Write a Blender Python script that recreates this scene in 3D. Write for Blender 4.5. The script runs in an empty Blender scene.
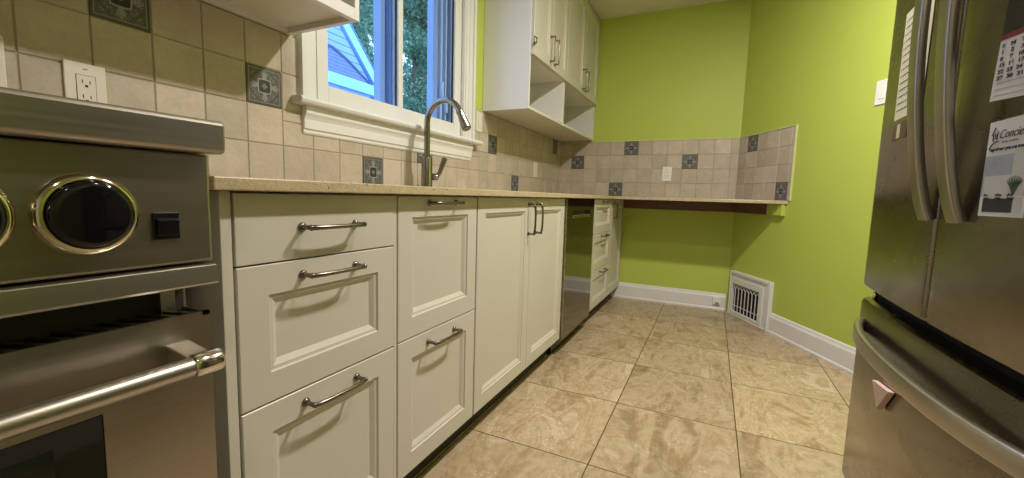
import bpy, bmesh, math, random
from mathutils import Vector, Matrix
random.seed(7)
COL = bpy.context.scene.collection
PI = math.pi

# ------------------------------------------------------------------ measures (metres)
L, W = 3.837, 0.618            # end wall (x), window wall (y)
CEIL = 2.455
CX, CY = L, -0.877             # corner where the angled wall starts
DX, DY = -0.8820, -0.4712      # direction of the angled wall
NX, NY = -0.4712, 0.8820       # its inward normal
YR = -1.95                     # right wall
XB = -1.7                      # back wall
CT, CU = 0.910, 0.888          # counter top / underside
T = 0.12                       # backsplash tile

# ------------------------------------------------------------------ materials
def new_mat(name):
    m = bpy.data.materials.new(name); m.use_nodes = True
    nt = m.node_tree
    return m, nt, nt.nodes['Principled BSDF']
def N(nt, t, **kw):
    n = nt.nodes.new(t)
    for k, v in kw.items():
        if k.startswith('i_'):
            n.inputs[int(k[2:])].default_value = v
        else: setattr(n, k, v)
    return n
def lk(nt, a, b): nt.links.new(a, b)
def math_(nt, op, a, b=None, c=None):
    n = nt.nodes.new('ShaderNodeMath'); n.operation = op
    for i, v in enumerate((a, b, c)):
        if v is None: continue
        if isinstance(v, (int, float)): n.inputs[i].default_value = v
        else: lk(nt, v, n.inputs[i])
    return n.outputs[0]
def mixc(nt, f, a, b, blend='MIX'):
    n = nt.nodes.new('ShaderNodeMix'); n.data_type = 'RGBA'; n.blend_type = blend
    for i, v in ((0, f), (6, a), (7, b)):
        if isinstance(v, (int, float)): n.inputs[i].default_value = v
        elif isinstance(v, (tuple, list)): n.inputs[i].default_value = (*v[:3], 1)
        else: lk(nt, v, n.inputs[i])
    return n.outputs[2]
def ramp(nt, fac, stops):
    n = nt.nodes.new('ShaderNodeValToRGB'); cr = n.color_ramp
    while len(cr.elements) < len(stops): cr.elements.new(0.5)
    for e, (p, c) in zip(cr.elements, stops):
        e.position = p; e.color = (*c[:3], 1) if not isinstance(c, (int, float)) else (c, c, c, 1)
    lk(nt, fac, n.inputs[0]); return n.outputs[0]
def noise(nt, vec, scale, detail=4, rough=0.5, dist=0.0):
    n = nt.nodes.new('ShaderNodeTexNoise')
    n.inputs['Scale'].default_value = scale; n.inputs['Detail'].default_value = detail
    n.inputs['Roughness'].default_value = rough; n.inputs['Distortion'].default_value = dist
    if vec is not None: lk(nt, vec, n.inputs['Vector'])
    return n.outputs[0]
def wcoord(nt):
    return nt.nodes.new('ShaderNodeNewGeometry').outputs['Position']
def scalev(nt, v, s):
    n = nt.nodes.new('ShaderNodeVectorMath'); n.operation = 'MULTIPLY'
    lk(nt, v, n.inputs[0]); n.inputs[1].default_value = s; return n.outputs[0]
def bump(nt, b, h, strength=0.2, dist=0.01):
    n = nt.nodes.new('ShaderNodeBump'); n.inputs['Strength'].default_value = strength
    n.inputs['Distance'].default_value = dist
    lk(nt, h, n.inputs['Height']); lk(nt, n.outputs[0], b.inputs['Normal'])

def simple(name, col, rough=0.5, metal=0.0, var=0.06, vscale=6.0, bumps=0.0, bscale=200, coat=0.0):
    m, nt, b = new_mat(name)
    p = wcoord(nt)
    f = noise(nt, p, vscale, 5, .6)
    c = mixc(nt, f, tuple(x*(1-var) for x in col), tuple(min(1, x*(1+var)) for x in col))
    lk(nt, c, b.inputs['Base Color'])
    b.inputs['Roughness'].default_value = rough; b.inputs['Metallic'].default_value = metal
    if coat: b.inputs['Coat Weight'].default_value = coat
    if bumps: bump(nt, b, noise(nt, p, bscale, 2), bumps, .002)
    return m

M = {}
M['green'] = simple('green_wall_paint', (0.465, 0.56, 0.095), .55, var=.04, vscale=2.5, bumps=.12, bscale=260)
M['ceiling'] = simple('ceiling_paint', (0.72, 0.68, 0.62), .8, var=.03, bumps=.15)
M['trim'] = simple('white_trim_paint', (0.74, 0.73, 0.72), .38, var=.03)
M['cream'] = simple('off_white_cabinet_paint', (0.585, 0.548, 0.48), .38, var=.025, vscale=3)
M['white_panel'] = simple('white_melamine', (0.72, 0.705, 0.71), .4, var=.03, vscale=3)
M['niche'] = simple('beige_melamine', (0.66, 0.62, 0.54), .45, var=.03)
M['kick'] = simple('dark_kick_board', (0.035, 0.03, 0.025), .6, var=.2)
M['black'] = simple('black_plastic', (0.006, 0.006, 0.007), .22, var=.2)
M['black_gloss'] = simple('black_gloss', (0.004, 0.004, 0.006), .06, var=.2)
M['black_hole'] = simple('black_opening', (0.004, 0.004, 0.004), .9, var=.1)
M['plate'] = simple('ivory_plastic', (0.72, 0.68, 0.60), .32, var=.03)
M['plate_white'] = simple('white_plastic', (0.80, 0.79, 0.76), .3, var=.03)
M['slot'] = simple('slot_dark', (0.010, 0.008, 0.007), .6)
M['edge_trim'] = simple('pale_edge_trim', (0.62, 0.60, 0.36), .45)
M['wood_dark'] = simple('dark_stained_wood', (0.13, 0.065, 0.045), .55, var=.4, vscale=30)
M['handle'] = simple('brushed_nickel_handle', (0.20, 0.18, 0.155), .26, 1.0, var=.1, vscale=60)
M['faucet'] = simple('brushed_steel_tap', (0.30, 0.27, 0.245), .24, 1.0, var=.08, vscale=60)
M['chrome'] = simple('chrome', (0.72, 0.68, 0.60), .09, 1.0, var=.05)
M['brass_chrome'] = simple('warm_polished_bezel', (0.66, 0.60, 0.46), .10, 1.0, var=.05)
M['paper'] = simple('cream_paper', (0.72, 0.68, 0.50), .7, var=.03)
M['paper_white'] = simple('white_paper', (0.70, 0.69, 0.72), .5, var=.02)
M['ink'] = simple('dark_ink', (0.03, 0.03, 0.035), .6)
M['ink_grey'] = simple('grey_ink', (0.22, 0.22, 0.23), .6)
M['red_print'] = simple('red_print', (0.22, 0.025, 0.03), .5, var=.7, vscale=260)
M['dark_print'] = simple('dark_print', (0.02, 0.016, 0.018), .4, var=.6, vscale=60)
M['blue_print'] = simple('pale_blue_print', (0.34, 0.38, 0.47), .45, var=.25, vscale=40)
M['pale_print'] = simple('pale_print', (0.56, 0.56, 0.57), .45, var=.1, vscale=60)
M['plant_print'] = simple('green_print', (0.05, 0.10, 0.06), .5, var=.5, vscale=300)
M['pink_stone'] = simple('speckled_pink_magnet', (0.60, 0.42, 0.35), .5, var=.35, vscale=300)
M['sash_daylight'] = simple('vinyl_blue_daylight', (0.30, 0.42, 0.80), .35, var=.05)  # pale frame; the blue of the daylight on it is put into the colour
M['sash_dark'] = simple('dark_blue_daylight', (0.03, 0.06, 0.2), .5, var=.1)  # dark tone with the blue daylight cast mixed in
M['sash_light'] = simple('vinyl_pale_daylight', (0.48, 0.62, 0.92), .3, var=.05)  # beads: paler daylight tint painted in
M['fascia'] = simple('pale_blue_fascia', (0.30, 0.56, 0.88), .5, var=.04)
M['bark'] = simple('tree_bark', (0.10, 0.08, 0.06), .9, var=.4, vscale=20)
M['grass'] = simple('lawn', (0.06, 0.12, 0.04), .9, var=.4, vscale=3)
M['plaster_out'] = simple('outer_wall_render', (0.5, 0.5, 0.48), .8)

def steel(name, col, rough, axis, smudge=0.0, streak=0.10, bmp=.06):
    m, nt, b = new_mat(name)
    p = wcoord(nt)
    s = [220, 220, 220]; s[axis] = 3.0
    g = noise(nt, scalev(nt, p, s), 1.0, 3, .6)
    big = noise(nt, scalev(nt, p, (2.2, 2.2, 5.0)), 1.6, 5, .62, .6)
    c = mixc(nt, g, tuple(x*(1-streak) for x in col), tuple(x*(1+streak) for x in col))
    if smudge:
        c = mixc(nt, math_(nt, 'MULTIPLY', ramp(nt, big, [(.35, 0.0), (.7, 1.0)]), smudge), c, tuple(x*.45 for x in col))
    lk(nt, c, b.inputs['Base Color']); b.inputs['Metallic'].default_value = 1
    r = math_(nt, 'ADD', math_(nt, 'MULTIPLY', g, .08 if bmp else .015), math_(nt, 'MULTIPLY', big, .22 if smudge else .06))
    lk(nt, math_(nt, 'ADD', r, rough-.1), b.inputs['Roughness'])
    if bmp: bump(nt, b, g, bmp, .001)
    return m
M['steel'] = steel('brushed_range_steel', (0.42, 0.385, 0.33), .34, 0)
M['steel_bright'] = steel('bright_range_steel', (0.50, 0.46, 0.40), .36, 0)
M['fridge'] = steel('smudged_fridge_steel', (0.29, 0.262, 0.215), .24, 0, smudge=.5, streak=.05, bmp=0)
M['fridge_handle'] = simple('fridge_handle_steel', (0.44, 0.405, 0.355), .33, 1.0, var=.08, vscale=30)
M['fridge_side'] = simple('grey_fridge_side', (0.10, 0.095, 0.085), .5)
M['dw'] = steel('dark_dishwasher_steel', (0.20, 0.19, 0.17), .10, 2, streak=.05)
M['dw_pocket'] = steel('dishwasher_pocket_steel', (0.62, 0.58, 0.50), .3, 0)

# travertine floor
def floor_mat():
    m, nt, b = new_mat('travertine_floor_tiles')
    p = wcoord(nt); sx = nt.nodes.new('ShaderNodeSeparateXYZ'); lk(nt, p, sx.inputs[0])
    PX, PY, X0, Y0 = .482, .4635, 1.325, -.3975
    u = math_(nt, 'DIVIDE', math_(nt, 'SUBTRACT', sx.outputs[0], X0), PX)
    v = math_(nt, 'DIVIDE', math_(nt, 'SUBTRACT', sx.outputs[1], Y0), PY)
    fu, fv = math_(nt, 'FLOOR', u), math_(nt, 'FLOOR', v)
    def edge(t, pitch):
        f = math_(nt, 'FRACT', t); d = math_(nt, 'MINIMUM', f, math_(nt, 'SUBTRACT', 1.0, f))
        return math_(nt, 'MULTIPLY', d, pitch)
    d = math_(nt, 'MINIMUM', edge(u, PX), edge(v, PY))
    cid = nt.nodes.new('ShaderNodeCombineXYZ'); lk(nt, fu, cid.inputs[0]); lk(nt, fv, cid.inputs[1])
    wn = nt.nodes.new('ShaderNodeTexWhiteNoise'); lk(nt, cid.outputs[0], wn.inputs['Vector'])
    off = nt.nodes.new('ShaderNodeVectorMath'); off.operation = 'MULTIPLY_ADD'
    lk(nt, wn.outputs['Color'], off.inputs[0]); off.inputs[1].default_value = (9, 9, 9); lk(nt, p, off.inputs[2])
    q = off.outputs[0]
    # wandering bands
    rot = nt.nodes.new('ShaderNodeMapping'); lk(nt, q, rot.inputs[0]); rot.inputs['Rotation'].default_value = (0, 0, .35)
    rot.inputs['Scale'].default_value = (2.2, 5.5, 1)
    n1 = noise(nt, rot.outputs[0], .95, 10, .62, 1.5)
    n2 = noise(nt, q, 11, 8, .72, 1.2)
    n3 = noise(nt, q, 48, 5, .75)
    c = ramp(nt, n1, [(.30, (.20, .125, .06)), (.42, (.33, .225, .12)), (.50, (.50, .38, .23)), (.56, (.37, .26, .145)), (.64, (.60, .49, .34)), (.76, (.40, .285, .165))])
    c = mixc(nt, ramp(nt, n2, [(.46, 0.0), (.66, .50)]), c, (.66, .57, .42))
    c = mixc(nt, .22, c, ramp(nt, n3, [(.3, (.30, .21, .12)), (.7, (.62, .52, .36))]))
    # pale flecks and pits
    vo = nt.nodes.new('ShaderNodeTexVoronoi'); lk(nt, q, vo.inputs['Vector']); vo.inputs['Scale'].default_value = 70
    fl = math_(nt, 'MULTIPLY', math_(nt, 'LESS_THAN', vo.outputs['Distance'], .26), math_(nt, 'GREATER_THAN', noise(nt, q, 5, 2), .57))
    c = mixc(nt, math_(nt, 'MULTIPLY', fl, .6), c, (.72, .62, .45))
    tone = math_(nt, 'ADD', math_(nt, 'MULTIPLY', wn.outputs['Value'], .22), .87)
    tc = nt.nodes.new('ShaderNodeCombineColor')
    for i in range(3): lk(nt, tone, tc.inputs[i])
    vo2 = nt.nodes.new('ShaderNodeTexVoronoi'); lk(nt, q, vo2.inputs['Vector']); vo2.inputs['Scale'].default_value = 95
    pit = math_(nt, 'MULTIPLY', math_(nt, 'LESS_THAN', vo2.outputs['Distance'], .2), math_(nt, 'GREATER_THAN', noise(nt, rot.outputs[0], 2.4, 3), .60))
    c = mixc(nt, math_(nt, 'MULTIPLY', pit, .7), c, (.16, .10, .06))
    c = mixc(nt, 1.0, c, tc.outputs[0], 'MULTIPLY')
    g = math_(nt, 'LESS_THAN', d, .0022)
    c = mixc(nt, g, c, (.10, .065, .035))
    lk(nt, c, b.inputs['Base Color'])
    lk(nt, math_(nt, 'ADD', math_(nt, 'MULTIPLY', n2, .25), .26), b.inputs['Roughness'])
    h = math_(nt, 'MULTIPLY', math_(nt, 'MINIMUM', d, .004), 60)
    h = math_(nt, 'ADD', h, math_(nt, 'MULTIPLY', n3, .10))
    bump(nt, b, h, .35, .004)
    return m
M['floor'] = floor_mat()

def counter_mat():
    m, nt, b = new_mat('speckled_beige_stone')
    p = wcoord(nt)
    n = noise(nt, p, 30, 6, .7); n2 = noise(nt, p, 240, 3, .6)
    c = ramp(nt, n, [(.3, (.40, .31, .18)), (.6, (.55, .45, .29))])
    c = mixc(nt, .4, c, ramp(nt, n2, [(.35, (.34, .25, .13)), (.65, (.66, .56, .40))]))
    vo = nt.nodes.new('ShaderNodeTexVoronoi'); lk(nt, p, vo.inputs['Vector']); vo.inputs['Scale'].default_value = 85
    s = math_(nt, 'MULTIPLY', math_(nt, 'LESS_THAN', vo.outputs['Distance'], .24), math_(nt, 'GREATER_THAN', noise(nt, p, 42, 2), .56))
    c = mixc(nt, math_(nt, 'MULTIPLY', s, .85), c, (.09, .06, .04))
    lk(nt, c, b.inputs['Base Color']); b.inputs['Roughness'].default_value = .28
    return m
M['counter'] = counter_mat()

def tile_mat():
    m, nt, b = new_mat('beige_ceramic_wall_tile')
    p = wcoord(nt)
    at = nt.nodes.new('ShaderNodeAttribute'); at.attribute_name = 'rnd'
    n = noise(nt, p, 14, 6, .65, .5); n2 = noise(nt, p, 90, 4, .7)
    c = ramp(nt, n, [(.3, (.42, .355, .285)), (.55, (.51, .435, .36)), (.75, (.58, .505, .43))])
    c = mixc(nt, .25, c, ramp(nt, n2, [(.3, (.40, .33, .24)), (.7, (.66, .58, .47))]))
    tone = math_(nt, 'ADD', math_(nt, 'MULTIPLY', at.outputs['Fac'], .2), .88)
    tc = nt.nodes.new('ShaderNodeCombineColor')
    for i in range(3): lk(nt, tone, tc.inputs[i])
    c = mixc(nt, 1.0, c, tc.outputs[0], 'MULTIPLY')
    lk(nt, c, b.inputs['Base Color']); b.inputs['Roughness'].default_value = .42
    bump(nt, b, n, .25, .004)
    return m
M['tile'] = tile_mat()
M['grout'] = simple('tile_grout', (.40, .345, .27), .85, var=.1, vscale=40)

def accent_mat():
    m, nt, b = new_mat('patterned_slate_tile')
    uv = nt.nodes.new('ShaderNodeUVMap'); sx = nt.nodes.new('ShaderNodeSeparateXYZ'); lk(nt, uv.outputs[0], sx.inputs[0])
    ax = math_(nt, 'ABSOLUTE', math_(nt, 'SUBTRACT', sx.outputs[0], .5))
    ay = math_(nt, 'ABSOLUTE', math_(nt, 'SUBTRACT', sx.outputs[1], .5))
    mx = math_(nt, 'MAXIMUM', ax, ay); mn = math_(nt, 'MINIMUM', ax, ay)
    R = math_(nt, 'SQRT', math_(nt, 'ADD', math_(nt, 'MULTIPLY', ax, ax), math_(nt, 'MULTIPLY', ay, ay)))
    # four lily shaped sprays on the axes and scrolls in the corners
    s1 = math_(nt, 'SINE', math_(nt, 'ADD', math_(nt, 'MULTIPLY', mx, 84), math_(nt, 'MULTIPLY', math_(nt, 'SINE', math_(nt, 'MULTIPLY', mn, 62)), 2.2)))
    s2 = math_(nt, 'COSINE', math_(nt, 'ADD', math_(nt, 'MULTIPLY', mn, 92), math_(nt, 'MULTIPLY', math_(nt, 'SINE', math_(nt, 'MULTIPLY', mx, 54)), 1.6)))
    orn = math_(nt, 'GREATER_THAN', math_(nt, 'MULTIPLY', s1, s2), .02)
    vv = nt.nodes.new('ShaderNodeCombineXYZ'); lk(nt, mx, vv.inputs[0]); lk(nt, mn, vv.inputs[1])
    vo = nt.nodes.new('ShaderNodeTexVoronoi'); lk(nt, vv.outputs[0], vo.inputs['Vector']); vo.inputs['Scale'].default_value = 17; vo.inputs['Randomness'].default_value = .8
    orn = math_(nt, 'MAXIMUM', math_(nt, 'MULTIPLY', orn, .45), math_(nt, 'LESS_THAN', vo.outputs['Distance'], .33))
    lobe = math_(nt, 'LESS_THAN', math_(nt, 'ADD', math_(nt, 'MULTIPLY', mn, 1.7), math_(nt, 'ABSOLUTE', math_(nt, 'SUBTRACT', mx, .29))), .15)
    orn = math_(nt, 'MAXIMUM', math_(nt, 'MULTIPLY', orn, .55), math_(nt, 'MULTIPLY', lobe, math_(nt, 'ADD', math_(nt, 'MULTIPLY', orn, .45), .5)))
    ins = math_(nt, 'LESS_THAN', mx, .43)
    orn = math_(nt, 'MULTIPLY', orn, ins)
    frame = math_(nt, 'LESS_THAN', math_(nt, 'ABSOLUTE', math_(nt, 'SUBTRACT', mx, .445)), .010)
    ring = math_(nt, 'LESS_THAN', math_(nt, 'ABSOLUTE', math_(nt, 'SUBTRACT', math_(nt, 'ADD', math_(nt, 'MULTIPLY', mx, .7), math_(nt, 'MULTIPLY', R, .3)), .19)), .016)
    core = math_(nt, 'LESS_THAN', mx, .165)
    orn = math_(nt, 'MULTIPLY', orn, math_(nt, 'SUBTRACT', 1.0, core))
    flower = math_(nt, 'MULTIPLY', math_(nt, 'LESS_THAN', R, .075), math_(nt, 'GREATER_THAN', math_(nt, 'SINE', math_(nt, 'MULTIPLY', mn, 90)), .1))
    f = math_(nt, 'MAXIMUM', math_(nt, 'MAXIMUM', orn, math_(nt, 'MULTIPLY', frame, .6)), math_(nt, 'MAXIMUM', math_(nt, 'MULTIPLY', ring, .8), math_(nt, 'MULTIPLY', flower, .5)))
    base = mixc(nt, core, (.052, .060, .068), (.018, .022, .034))
    border = math_(nt, 'GREATER_THAN', mx, .455)
    base = mixc(nt, border, base, (.075, .068, .062))
    c = mixc(nt, math_(nt, 'MULTIPLY', f, .9), base, (.42, .41, .37))
    lk(nt, c, b.inputs['Base Color']); b.inputs['Roughness'].default_value = .4
    bump(nt, b, f, .3, .002)
    return m
M['accent'] = accent_mat()

def siding_mat(name, c0, c1, pitch, rough=.6):
    m, nt, b = new_mat(name)
    p = wcoord(nt); sx = nt.nodes.new('ShaderNodeSeparateXYZ'); lk(nt, p, sx.inputs[0])
    f = math_(nt, 'FRACT', math_(nt, 'DIVIDE', sx.outputs[2], pitch))
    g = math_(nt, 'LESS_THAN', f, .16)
    n = noise(nt, p, 12, 4)
    c = mixc(nt, math_(nt, 'MULTIPLY', n, .6), c0, c1)
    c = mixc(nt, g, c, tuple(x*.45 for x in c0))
    lk(nt, c, b.inputs['Base Color']); b.inputs['Roughness'].default_value = rough
    bump(nt, b, f, .5, .02)
    return m
M['siding'] = siding_mat('blue_siding', (.22, .36, .74), (.28, .44, .84), .11)
M['shingle'] = siding_mat('slate_shingles', (.13, .19, .40), (.20, .28, .52), .055)

def glass_mat():
    m, nt, b = new_mat('window_glass')
    b.inputs['Base Color'].default_value = (.9, .96, 1, 1); b.inputs['Roughness'].default_value = .0
    b.inputs['IOR'].default_value = 1.45
    g = nt.nodes.new('ShaderNodeBsdfTransparent'); g.inputs[0].default_value = (.90, .96, 1, 1)
    gl = nt.nodes.new('ShaderNodeBsdfGlossy'); gl.inputs['Roughness'].default_value = .02
    lw = nt.nodes.new('ShaderNodeLayerWeight'); lw.inputs[0].default_value = .5
    fac = math_(nt, 'ADD', math_(nt, 'MULTIPLY', math_(nt, 'POWER', lw.outputs['Facing'], 4.0), .5), .03)
    mx = nt.nodes.new('ShaderNodeMixShader'); lk(nt, fac, mx.inputs[0]); lk(nt, g.outputs[0], mx.inputs[1]); lk(nt, gl.outputs[0], mx.inputs[2])
    out = [n for n in nt.nodes if n.type == 'OUTPUT_MATERIAL'][0]; lk(nt, mx.outputs[0], out.inputs[0])
    return m
M['glass'] = glass_mat()
M['oven_glass'] = simple('dark_oven_glass', (0.006, 0.010, 0.007), .05, var=.1, coat=.5)
def leaf_mat():
    m, nt, b = new_mat('tree_leaves')
    at = nt.nodes.new('ShaderNodeAttribute'); at.attribute_name = 'rnd'
    c = ramp(nt, at.outputs['Fac'], [(0, (.06, .17, .13)), (.5, (.14, .30, .20)), (1, (.34, .50, .38))])
    lk(nt, c, b.inputs['Base Color']); b.inputs['Roughness'].default_value = .5
    b.inputs['Transmission Weight'].default_value = 0
    tr = nt.nodes.new('ShaderNodeBsdfTranslucent'); lk(nt, c, tr.inputs[0])
    mx = nt.nodes.new('ShaderNodeMixShader'); mx.inputs[0].default_value = .4
    lk(nt, b.outputs[0], mx.inputs[1]); lk(nt, tr.outputs[0], mx.inputs[2])
    out = [n for n in nt.nodes if n.type == 'OUTPUT_MATERIAL'][0]; lk(nt, mx.outputs[0], out.inputs[0])
    return m
M['leaf'] = leaf_mat()

# ------------------------------------------------------------------ mesh builder
class MB:
    def __init__(s): s.v = []; s.f = []; s.smooth = []; s.mi = []; s.uv = {}; s.rnd = {}
    def add(s, verts, faces, smooth=False, mi=0):
        o = len(s.v); s.v += [Vector(x) for x in verts]
        for f in faces:
            s.f.append([o+i for i in f]); s.smooth.append(smooth); s.mi.append(mi)
        return s
    def box(s, a, b, mi=0):
        x0, x1 = sorted((a[0], b[0])); y0, y1 = sorted((a[1], b[1])); z0, z1 = sorted((a[2], b[2]))
        v = [(x, y, z) for z in (z0, z1) for y in (y0, y1) for x in (x0, x1)]
        return s.add(v, [(0,2,3,1),(4,5,7,6),(0,1,5,4),(2,6,7,3),(0,4,6,2),(1,3,7,5)], False, mi)
    def prism(s, poly, z0, z1, mi=0, fn=None):
        """poly of (a,b) extruded from z0 to z1; fn maps (a,b,c) to xyz"""
        fn = fn or (lambda a, b, c: (a, b, c)); n = len(poly)
        area = sum(poly[i][0]*poly[(i+1) % n][1]-poly[(i+1) % n][0]*poly[i][1] for i in range(n))
        if area < 0: poly = poly[::-1]
        v = [fn(a, b, z0) for a, b in poly] + [fn(a, b, z1) for a, b in poly]
        f = [tuple(range(n-1, -1, -1)), tuple(range(n, 2*n))] + [(i, (i+1) % n, n+(i+1) % n, n+i) for i in range(n)]
        return s.add(v, f, False, mi)
    def tube(s, pts, r, seg=12, caps=True, smooth=True, mi=0, flat=None, up=(0, 0, 1)):
        pts = [Vector(p) for p in pts]; n = len(pts)
        rs = r if isinstance(r, (list, tuple)) else [r]*n
        vs = []; prev = None
        for i, p in enumerate(pts):
            t = (pts[min(i+1, n-1)]-pts[max(i-1, 0)])
            if t.length < 1e-9: t = Vector((0, 0, 1))
            t.normalize()
            if prev is None:
                a = Vector(up) if abs(t.dot(Vector(up))) < .95 else Vector((1, 0, 0))
                u = (a - t*a.dot(t)).normalized()
            else: u = (prev - t*prev.dot(t)).normalized()
            prev = u; w = t.cross(u)
            for k in range(seg):
                an = 2*PI*k/seg
                ca, sa = math.cos(an), math.sin(an)
                if flat:   # rounded rectangle section: flat = (half u, half w)
                    e = .35
                    ca = math.copysign(abs(ca)**e, ca)*flat[0]; sa = math.copysign(abs(sa)**e, sa)*flat[1]
                    vs.append(p+u*ca*rs[i]+w*sa*rs[i])
                else: vs.append(p+u*ca*rs[i]+w*sa*rs[i])
        fs = [(i*seg+k, i*seg+(k+1) % seg, (i+1)*seg+(k+1) % seg, (i+1)*seg+k) for i in range(n-1) for k in range(seg)]
        s.add(vs, fs, smooth, mi)
        if caps:
            s.add(vs[:seg], [tuple(range(seg-1, -1, -1))], False, mi)
            s.add(vs[-seg:], [tuple(range(seg))], False, mi)
        return s
    def lathe(s, prof, origin, axis, seg=48, mi=0, smooth=True):
        """prof: list of (radius, distance along axis)"""
        o = Vector(origin); a = Vector(axis).normalized()
        u = a.orthogonal().normalized(); w = a.cross(u); vs = []
        for r, h in prof:
            for k in range(seg):
                an = 2*PI*k/seg; vs.append(o+a*h+(u*math.cos(an)+w*math.sin(an))*r)
        n = len(prof)
        s.add(vs, [(i*seg+k, i*seg+(k+1) % seg, (i+1)*seg+(k+1) % seg, (i+1)*seg+k) for i in range(n-1) for k in range(seg)], smooth, mi)
        if prof[0][0] > 1e-6: s.add(vs[:seg], [tuple(range(seg-1, -1, -1))], False, mi)
        if prof[-1][0] > 1e-6: s.add(vs[-seg:], [tuple(range(seg))], False, mi)
        return s
    def build(s, name, mats, parent=None, bevel=0, seg=2, origin=None):
        if not isinstance(mats, (list, tuple)): mats = [mats]
        me = bpy.data.meshes.new(name)
        if parent is not None: base = world_loc(parent)
        elif origin is not None: base = Vector(origin)
        else: base = Vector((0, 0, 0))
        me.from_pydata([tuple(v-base) for v in s.v], [], s.f)
        for m in mats: me.materials.append(m)
        for p, sm, mi in zip(me.polygons, s.smooth, s.mi): p.use_smooth = sm; p.material_index = mi
        if s.uv:
            ul = me.uv_layers.new(name='UVMap')
            for fi, uvs in s.uv.items():
                for li, c in zip(me.polygons[fi].loop_indices, uvs): ul.data[li].uv = c
        if s.rnd:
            at = me.attributes.new('rnd', 'FLOAT', 'FACE')
            for fi, val in s.rnd.items(): at.data[fi].value = val
        me.validate(); me.update()
        o = bpy.data.objects.new(name, me); COL.objects.link(o)
        if parent is not None: o.parent = parent
        else: o.location = base
        if bevel:
            md = o.modifiers.new('bevel', 'BEVEL'); md.width = bevel; md.segments = seg
            md.limit_method = 'ANGLE'; md.angle_limit = math.radians(40); md.harden_normals = False
        return o
def world_loc(o):
    v = Vector((0, 0, 0))
    while o is not None: v += o.location; o = o.parent
    return v
def thing(name, label, cat, loc, group=None):
    o = bpy.data.objects.new(name, None); COL.objects.link(o); o.location = loc
    o.empty_display_size = .1
    o['label'] = label; o['category'] = cat
    if group: o['group'] = group
    return o
def tag(o, label, cat, group=None, kind=None):
    o['label'] = label; o['category'] = cat
    if group: o['group'] = group
    if kind: o['kind'] = kind
    return o
def struct(o, label=None):
    o['kind'] = 'structure'
    if label: o['label'] = label
    return o
def dg(s, n=0.0, z=0.0):
    """point on the angled wall: s metres from the corner, n metres into the room"""
    return (CX+DX*s+NX*n, CY+DY*s+NY*n, z)

# ------------------------------------------------------------------ room shell
WX0, WX1, WZ0, WZ1 = 1.125, 2.105, 1.215, 2.30      # window opening
b = MB(); b.prism([(XB, W), (XB, YR), (CX+DX*2.277, YR), (CX, CY), (L, W)], -.10, 0)
struct(b.build('floor', M['floor']), 'beige travertine tile floor')
b = MB(); b.prism([(XB-.1, W+.2), (XB-.1, YR-.1), (L+.1, YR-.1), (L+.1, W+.2)], CEIL, CEIL+.1)
struct(b.build('ceiling', M['ceiling']), 'plain off-white ceiling')
b = MB(); WT = .16
b.box((XB, W, 0), (WX0, W+WT, CEIL)); b.box((WX1, W, 0), (L, W+WT, CEIL))
b.box((WX0, W, 0), (WX1, W+WT, WZ0)); b.box((WX0, W, WZ1), (WX1, W+WT, CEIL))
struct(b.build('wall_left', M['green']), 'green wall with the window')
b = MB(); b.box((L, CY-.2, 0), (L+.1, W+WT, CEIL)); struct(b.build('wall_end', M['green']), 'green end wall above the low counter')
b = MB(); b.prism([dg(0)[:2], dg(2.277)[:2], dg(2.277, -.1)[:2], dg(0, -.1)[:2]], 0, CEIL)
struct(b.build('wall_angled', M['green']), 'green angled wall beside the refrigerator')
b = MB(); b.box((XB, YR-.1, 0), (CX+DX*2.277, YR, CEIL)); struct(b.build('wall_right', M['green']))
b = MB(); b.box((XB-.1, YR-.1, 0), (XB, W+WT, CEIL)); struct(b.build('wall_back', M['ceiling']))

# baseboards: profile (out, up)
BB = [(0, 0), (.022, 0), (.022, .012), (.016, .02), (.016, .108), (.013, .116), (.011, .120), (.008, .134), (.003, .139), (0, .139)]
b = MB(); b.prism(BB, -.018, -CY-.012, fn=lambda a, z, c: (L-a, -c, z)); b.box((L-.018, .018, 0), (L, .074, .104))
# shoe moulding
struct(b.build('baseboard_end', M['trim']), 'white baseboard on the end wall')
b = MB(); b.prism(BB, .555, 2.27, fn=lambda a, z, c: dg(c, a, z)); struct(b.build('baseboard_angled', M['trim']), 'white baseboard on the angled wall')
b = MB(); b.prism(BB, XB+.03, CX+DX*2.277-.03, fn=lambda a, z, c: (c, YR+a, z)); struct(b.build('baseboard_right', M['trim']))
b = MB(); b.prism(BB, YR+.03, W-.03, fn=lambda a, z, c: (XB+a, c, z)); struct(b.build('baseboard_back', M['trim']))

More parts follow.
